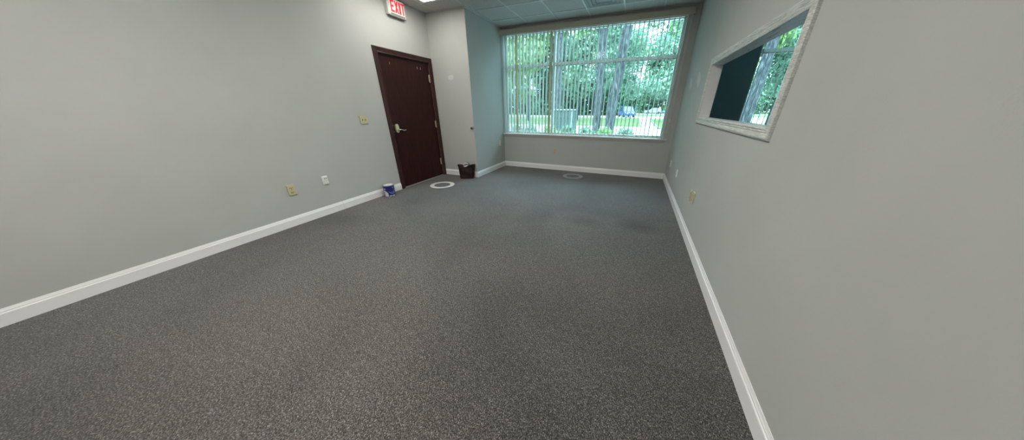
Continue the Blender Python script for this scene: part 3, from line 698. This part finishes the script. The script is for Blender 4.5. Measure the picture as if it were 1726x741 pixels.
def tree(loc, trunk, ells, count, size, seed, leafmat, label, group=None, name='tree', bark=M_BARK, cat='tree', limbs=()):
    t_ = empty(name, loc); tag(t_, label, cat, group)
    m = MB(); m.tube([Vector(loc)+Vector(p[:3]) for p in trunk], 1, 12, [p[3] for p in trunk])
    for L in limbs: m.tube([Vector(loc)+Vector(p[:3]) for p in L], 1, 8, [p[3] for p in L])
    m.build('trunk' if cat == 'tree' else 'stem', bark, t_, smooth=True)
    me = leaf_mesh(ells, count, size, seed); me.materials.append(leafmat)
    o = bpy.data.objects.new('foliage', me); COL.objects.link(o); o.parent = t_
    return t_
def crown(h0, h1, r, seed, k=9):
    rnd = random.Random(seed); E = []
    for i in range(k):
        a = rnd.uniform(0,2*PI); q = rnd.uniform(0,0.65)*r; z = h0+(h1-h0)*(i+0.5)/k
        s = r*rnd.uniform(0.40,0.62)*(1.0-0.35*abs(2*(i+0.5)/k-0.9)); E.append((q*math.cos(a), q*math.sin(a), z, s, s, (h1-h0)/k*rnd.uniform(1.0,1.5)))
    return E
def std_tree(x, y, h, r, leafmat, label, seed, count=5000, size=0.28, base=0.12, group=None, tr=0.25):
    tree((x,y,G), [(0,0,0,tr*1.2),(0.1,0,h*0.3,tr),(0.0,0.1,h*0.6,tr*0.7),(0.1,0,h*0.9,tr*0.2)], crown(h*base, h, r, seed), count, size, seed, leafmat, label, group)
# trunks near the window
tree((-1.58,12,G), [(-0.02,0,0,0.20),(0,0,0.7,0.17),(-0.02,0,2.2,0.165),(-0.07,0,4.2,0.16),(-0.25,0,7.5,0.13),(-0.9,0,11.0,0.06)], [(-1.1,0,11.0,1.0,1.4,1.3),(-1.3,0.3,5.6,1.1,1.0,0.9),(-0.9,0,4.4,0.5,0.6,0.5)], 1600, 0.11, 21, LEAF[1], 'mottled grey tree trunk with yellow-green sprigs, left of the paired trunks', limbs=[[(-0.05,0,4.0,0.07),(-0.7,0,4.7,0.04),(-1.3,0.2,5.6,0.02)]])
tree((-1.02,12,G), [(0,0,0,0.24),(0.01,0,0.7,0.20),(0.06,0,2.2,0.185),(0.22,0,4.2,0.17),(0.6,0,7.5,0.14),(1.3,0,11.3,0.07)], [(1.5,0,11.6,1.0,1.4,1.4)], 1300, 0.11, 22, LEAF[0], 'thick leaning grey tree trunk, the right one of the paired trunks')
tree((-6.25,22,G), [(0,0,0,0.40),(0,0,1.0,0.34),(0,0,6.2,0.32),(0.02,0,8,0.12),(0.02,0,11.3,0.08)], [(-0.6,0,11.2,1.0,1.3,1.2)], 1300, 0.11, 23, LEAF[1], 'straight grey tree trunk behind the green utility cabinet')
tree((3.70,12,G), [(0,0,0,0.20),(0,0,1.0,0.165),(0.03,0,3.1,0.15),(0.0,0,8,0.12),(0.02,0,11.3,0.08)], [(0,0,11.4,1.6,1.6,1.6)], 1300, 0.11, 24, LEAF[0], 'blue-grey tree trunk seen through the opening in the right wall')
# mid-distance trees over the lawns
mids = [(-17,33,13,5.0,0,'broad green tree over the far left of the lawn'), (-12.5,31,14,5.2,1,'yellow-green tree over the lawn left of the green cabinet'),
        (-7.0,34,14,4.5,0,'tall green tree above the green utility cabinet'), (-3.0,41,15,4.5,3,'pale green tree between the near trunks'),
        (3.6,33,14,4.6,3,'pale airy tree on the kerbed lawn island above the parked cars'), (7.8,30,13,4.2,1,'bright tree at the right edge of the wide window'),
        (12.0,33,13,4.8,3,'blue-green tree at the left of the neighbouring window'), (18.5,34,14,5.5,0,'dense green tree at the right of the neighbouring window')]
for i, (x, y, h, r, k, lab) in enumerate(mids): std_tree(x, y, h, r, LEAF[k], lab, 40+i, 7000, 0.20, 0.22, 'mid-distance trees over the lawns', 0.16)
# the tree line
line = [(-36,60,2,'farthest left dark tree of the tree line'), (-29,57,0,'second green tree of the tree line from the left'), (-22,60,2,'dark tree of the tree line left of the window mullion'), (-15.5,58,2,'dark tree of the tree line behind the green cabinet'), (-9,61,2,'dark tree of the tree line behind the mottled trunk'), (-3.5,66,0,'green tree of the tree line behind the leaning trunk')]
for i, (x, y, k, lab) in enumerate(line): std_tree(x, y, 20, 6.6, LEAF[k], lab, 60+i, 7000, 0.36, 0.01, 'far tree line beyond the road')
line = [(3,95,0,'green tree behind the white parked car'), (13,94,1,'sunny yellow-green tree behind the right blue car'), (23,90,3,'pale tree beyond the neighbouring window driveway'), (33,90,0,'far right green tree beyond the neighbouring window')]
for i, (x, y, k, lab) in enumerate(line): std_tree(x, y, 26, 8.5, LEAF[k], lab, 80+i, 6500, 0.50, 0.01, 'far trees behind the parked cars')
def thicket(name, ells, count, size, seed, mat_, label, cat):
    me = leaf_mesh(ells, count, size, seed); me.name = name; me.materials.append(mat_)
    o = bpy.data.objects.new(name, me); COL.objects.link(o); tag(o, label, cat, kind='stuff')
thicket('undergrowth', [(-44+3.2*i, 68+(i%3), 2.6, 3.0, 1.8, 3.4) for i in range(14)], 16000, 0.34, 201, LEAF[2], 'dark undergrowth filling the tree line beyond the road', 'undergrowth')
thicket('undergrowth', [(-4+4.0*i, 104+(i%3), 4.2, 4.0, 2.2, 5.4) for i in range(15)], 16000, 0.5, 202, LEAF[0], 'green undergrowth behind the parked cars', 'undergrowth')
# low shrubs in the bed under the window
def shrub(x, y, r, h, k, label, seed, count=1700):
    tree((x,y,G), [(0,0,0,0.02),(0.02,0,h*0.5,0.015),(0,0.02,h*0.8,0.006)], [(0,0,h*0.55,r,r,h*0.42),(r*0.4,0,h*0.5,r*0.6,r*0.6,h*0.35)], count, 0.05, seed, LEAF[k], label, 'low shrubs in the bed under the window', 'shrub', cat='shrub')
sx = [-5.2,-4.55,-3.9,-3.3,-2.65,-2.05,-1.4,-0.85,-0.25]
sl = ['low shrub at the far left of the bed','low shrub second from the left of the bed','low shrub left of the green cabinet','low shrub in front of the green cabinet','low shrub right of the green cabinet','low shrub below the space between cabinet and trunks','low shrub in front of the mottled trunk','low shrub in front of the leaning trunk','low shrub at the right end of the bed']
for i, x in enumerate(sx): shrub(x, 8.4+0.12*(i%3), 0.31, 1.06-0.006*i, (0,1,0)[i%3], sl[i], 100+i)
m_red = translucent('leaf_red_green', (0,0,0), (0,0,0), 0.3, [(0.125,0.025,0.020),(0.060,0.100,0.040),(0.150,0.150,0.075)], 6)
LEAF.append(m_red); shrub(0.30, 8.5, 0.28, 0.70, 4, 'sparse reddish shrub right of the leaning trunk', 120, 160)

# green utility cabinet
cb = empty('utility_cabinet', (-4.53,17.9,G)); tag(cb, 'green metal utility cabinet standing beyond the driveway edge left of the trunks', 'utility cabinet')
M_CAB = mat('green_cabinet_paint', (0.030,0.052,0.045), 0.6, spec=0.2); M_CABT = mat('cabinet_lid_light', (0.12,0.15,0.145), 0.4)
m = MB(); m.box((-5.22,17.5,G+0.04), (-3.86,18.4,1.20)); m.build('cabinet_body', M_CAB, cb)
m = MB(); m.bbox((-5.27,17.44,1.20), (-3.80,18.46,1.27), 0.02); m.build('cabinet_lid', M_CABT, cb)
m = MB(); m.box((-3.98,17.485,G+0.06), (-3.855,17.499,1.18)); m.build('corner_post', M_CABT, cb)
m = MB(); m.box((-5.20,17.488,0.72), (-4.0,17.499,0.76)); m.build('door_seam', M_BLACK, cb)
for x in (-5.18,-4.58):
    m = MB(); m.bbox((x,0.10,0), (x+0.54,0.68,0.012), 0.005, Matrix.Translation((0,17.5,0)) @ Matrix.Rotation(PI/2,4,'X')); m.build('cabinet_door', M_CAB, cb)
m = MB(); m.box((-5.35,17.35,G-0.02), (-3.75,18.55,G+0.04)); m.build('concrete_pad', M_KERB, cb)

# cars ----------------------------------------------------------------
def car(loc, rz, col, label, L=4.4, W=1.8, H=1.45, van=False):
    c = empty('car', loc, rz); tag(c, label, 'car', 'cars parked across the road')
    T = Matrix.Translation(loc) @ Matrix.Rotation(rz, 4, 'Z')
    paint = mat('car_paint_'+label.split()[0], col, 0.5, 0.0, spec=0.25); glassm = mat('car_glass', (0.03,0.05,0.06), 0.1)
    h = H
    low = [(-L/2,0.32),(-L/2,0.78),(-L/2+0.15,0.90),(L*0.22,0.94),(L*0.44,0.82),(L/2,0.66),(L/2,0.32)]
    top = [(-L*0.45,0.90),(-L*0.36,h-0.06),(-L*0.20,h),(L*0.08,h),(L*0.24,0.93)] if not van else [(-L*0.48,0.90),(-L*0.45,h-0.06),(-L*0.36,h),(L*0.14,h),(L*0.30,0.93)]
    def slab(prof, w0, w1, mb):
        k = len(prof); vs = [T @ Vector((x,-w0/2 if z < 1 else -w1/2, z)) for x, z in prof] + [T @ Vector((x,w0/2 if z < 1 else w1/2, z)) for x, z in prof]
        mb.add(vs, [(i,(i+1)%k,k+(i+1)%k,k+i) for i in range(k)]+[tuple(range(k)),tuple(range(2*k-1,k-1,-1))])
    m = MB(); slab(low, W, W, m); slab(top, W-0.06, W-0.36, m); m.build('car_body', paint, c)
    m = MB()
    zt = h-0.14
    x0, x1 = top[1][0]+0.10, top[3][0]-0.02
    for s_ in (-1, 1):
        vs = [(x0-0.12,s_*(W/2-0.025),0.97),(x1+0.30,s_*(W/2-0.025),0.97),(x1,s_*(W/2-0.155),zt),(x0,s_*(W/2-0.155),zt)]
        m.add([T @ Vector(p) for p in vs]+[T @ Vector((p[0],p[1]*0.9,p[2])) for p in vs], [(0,1,2,3),(7,6,5,4),(0,1,5,4),(1,2,6,5),(2,3,7,6),(3,0,4,7)])
    m.build('side_windows', glassm, c)
    for (a, b_) in ((top[3], top[4]), (top[1], top[0])):
        d = 0.02 if a[0] > 0 else -0.02; m = MB()
        vs = [(a[0]+(b_[0]-a[0])*0.12+d,-W/2+0.24,a[1]+(b_[1]-a[1])*0.12),(a[0]+(b_[0]-a[0])*0.12+d,W/2-0.24,a[1]+(b_[1]-a[1])*0.12),(a[0]+(b_[0]-a[0])*0.92+d,W/2-0.12,a[1]+(b_[1]-a[1])*0.92),(a[0]+(b_[0]-a[0])*0.92+d,-W/2+0.12,a[1]+(b_[1]-a[1])*0.92)]
        m.add([T @ Vector(p) for p in vs]+[T @ Vector((p[0]-d*1.5,p[1],p[2])) for p in vs], [(0,1,2,3),(7,6,5,4),(0,1,5,4),(1,2,6,5),(2,3,7,6),(3,0,4,7)])
        m.build('windscreen', glassm, c)
    for x in (-L*0.31, L*0.31):
        for s_ in (-1, 1):
            m = MB(); m.lathe([(0.20,-0.11),(0.32,-0.10),(0.33,0),(0.32,0.10),(0.20,0.11)], 20, M=T @ Matrix.Translation((x,s_*(W/2-0.10),0.33)) @ Matrix.Rotation(PI/2,4,'X')); m.build('wheel', M_BLACK, c, smooth=True)
    for s_ in (-1, 1):
        m = MB(); m.box((L/2-0.04,s_*(W/2-0.38)-0.16,0.58), (L/2+0.015,s_*(W/2-0.38)+0.16,0.70), T); m.build('headlight', M_WHITE, c)
    return c
car((-1.72,52,G-0.01), math.radians(-72), (0.022,0.06,0.16), 'blue van parked on the road right of the leaning trunk', 4.6, 1.85, 1.75, True)
car((4.0,81,G-0.01), math.radians(184), (0.22,0.22,0.23), 'white car parked far across the road, left of a blue car', 4.2)
car((8.7,82,G-0.01), math.radians(200), (0.035,0.09,0.17), 'light blue car parked far across the road at the window edge', 4.3, 1.8, 1.6)
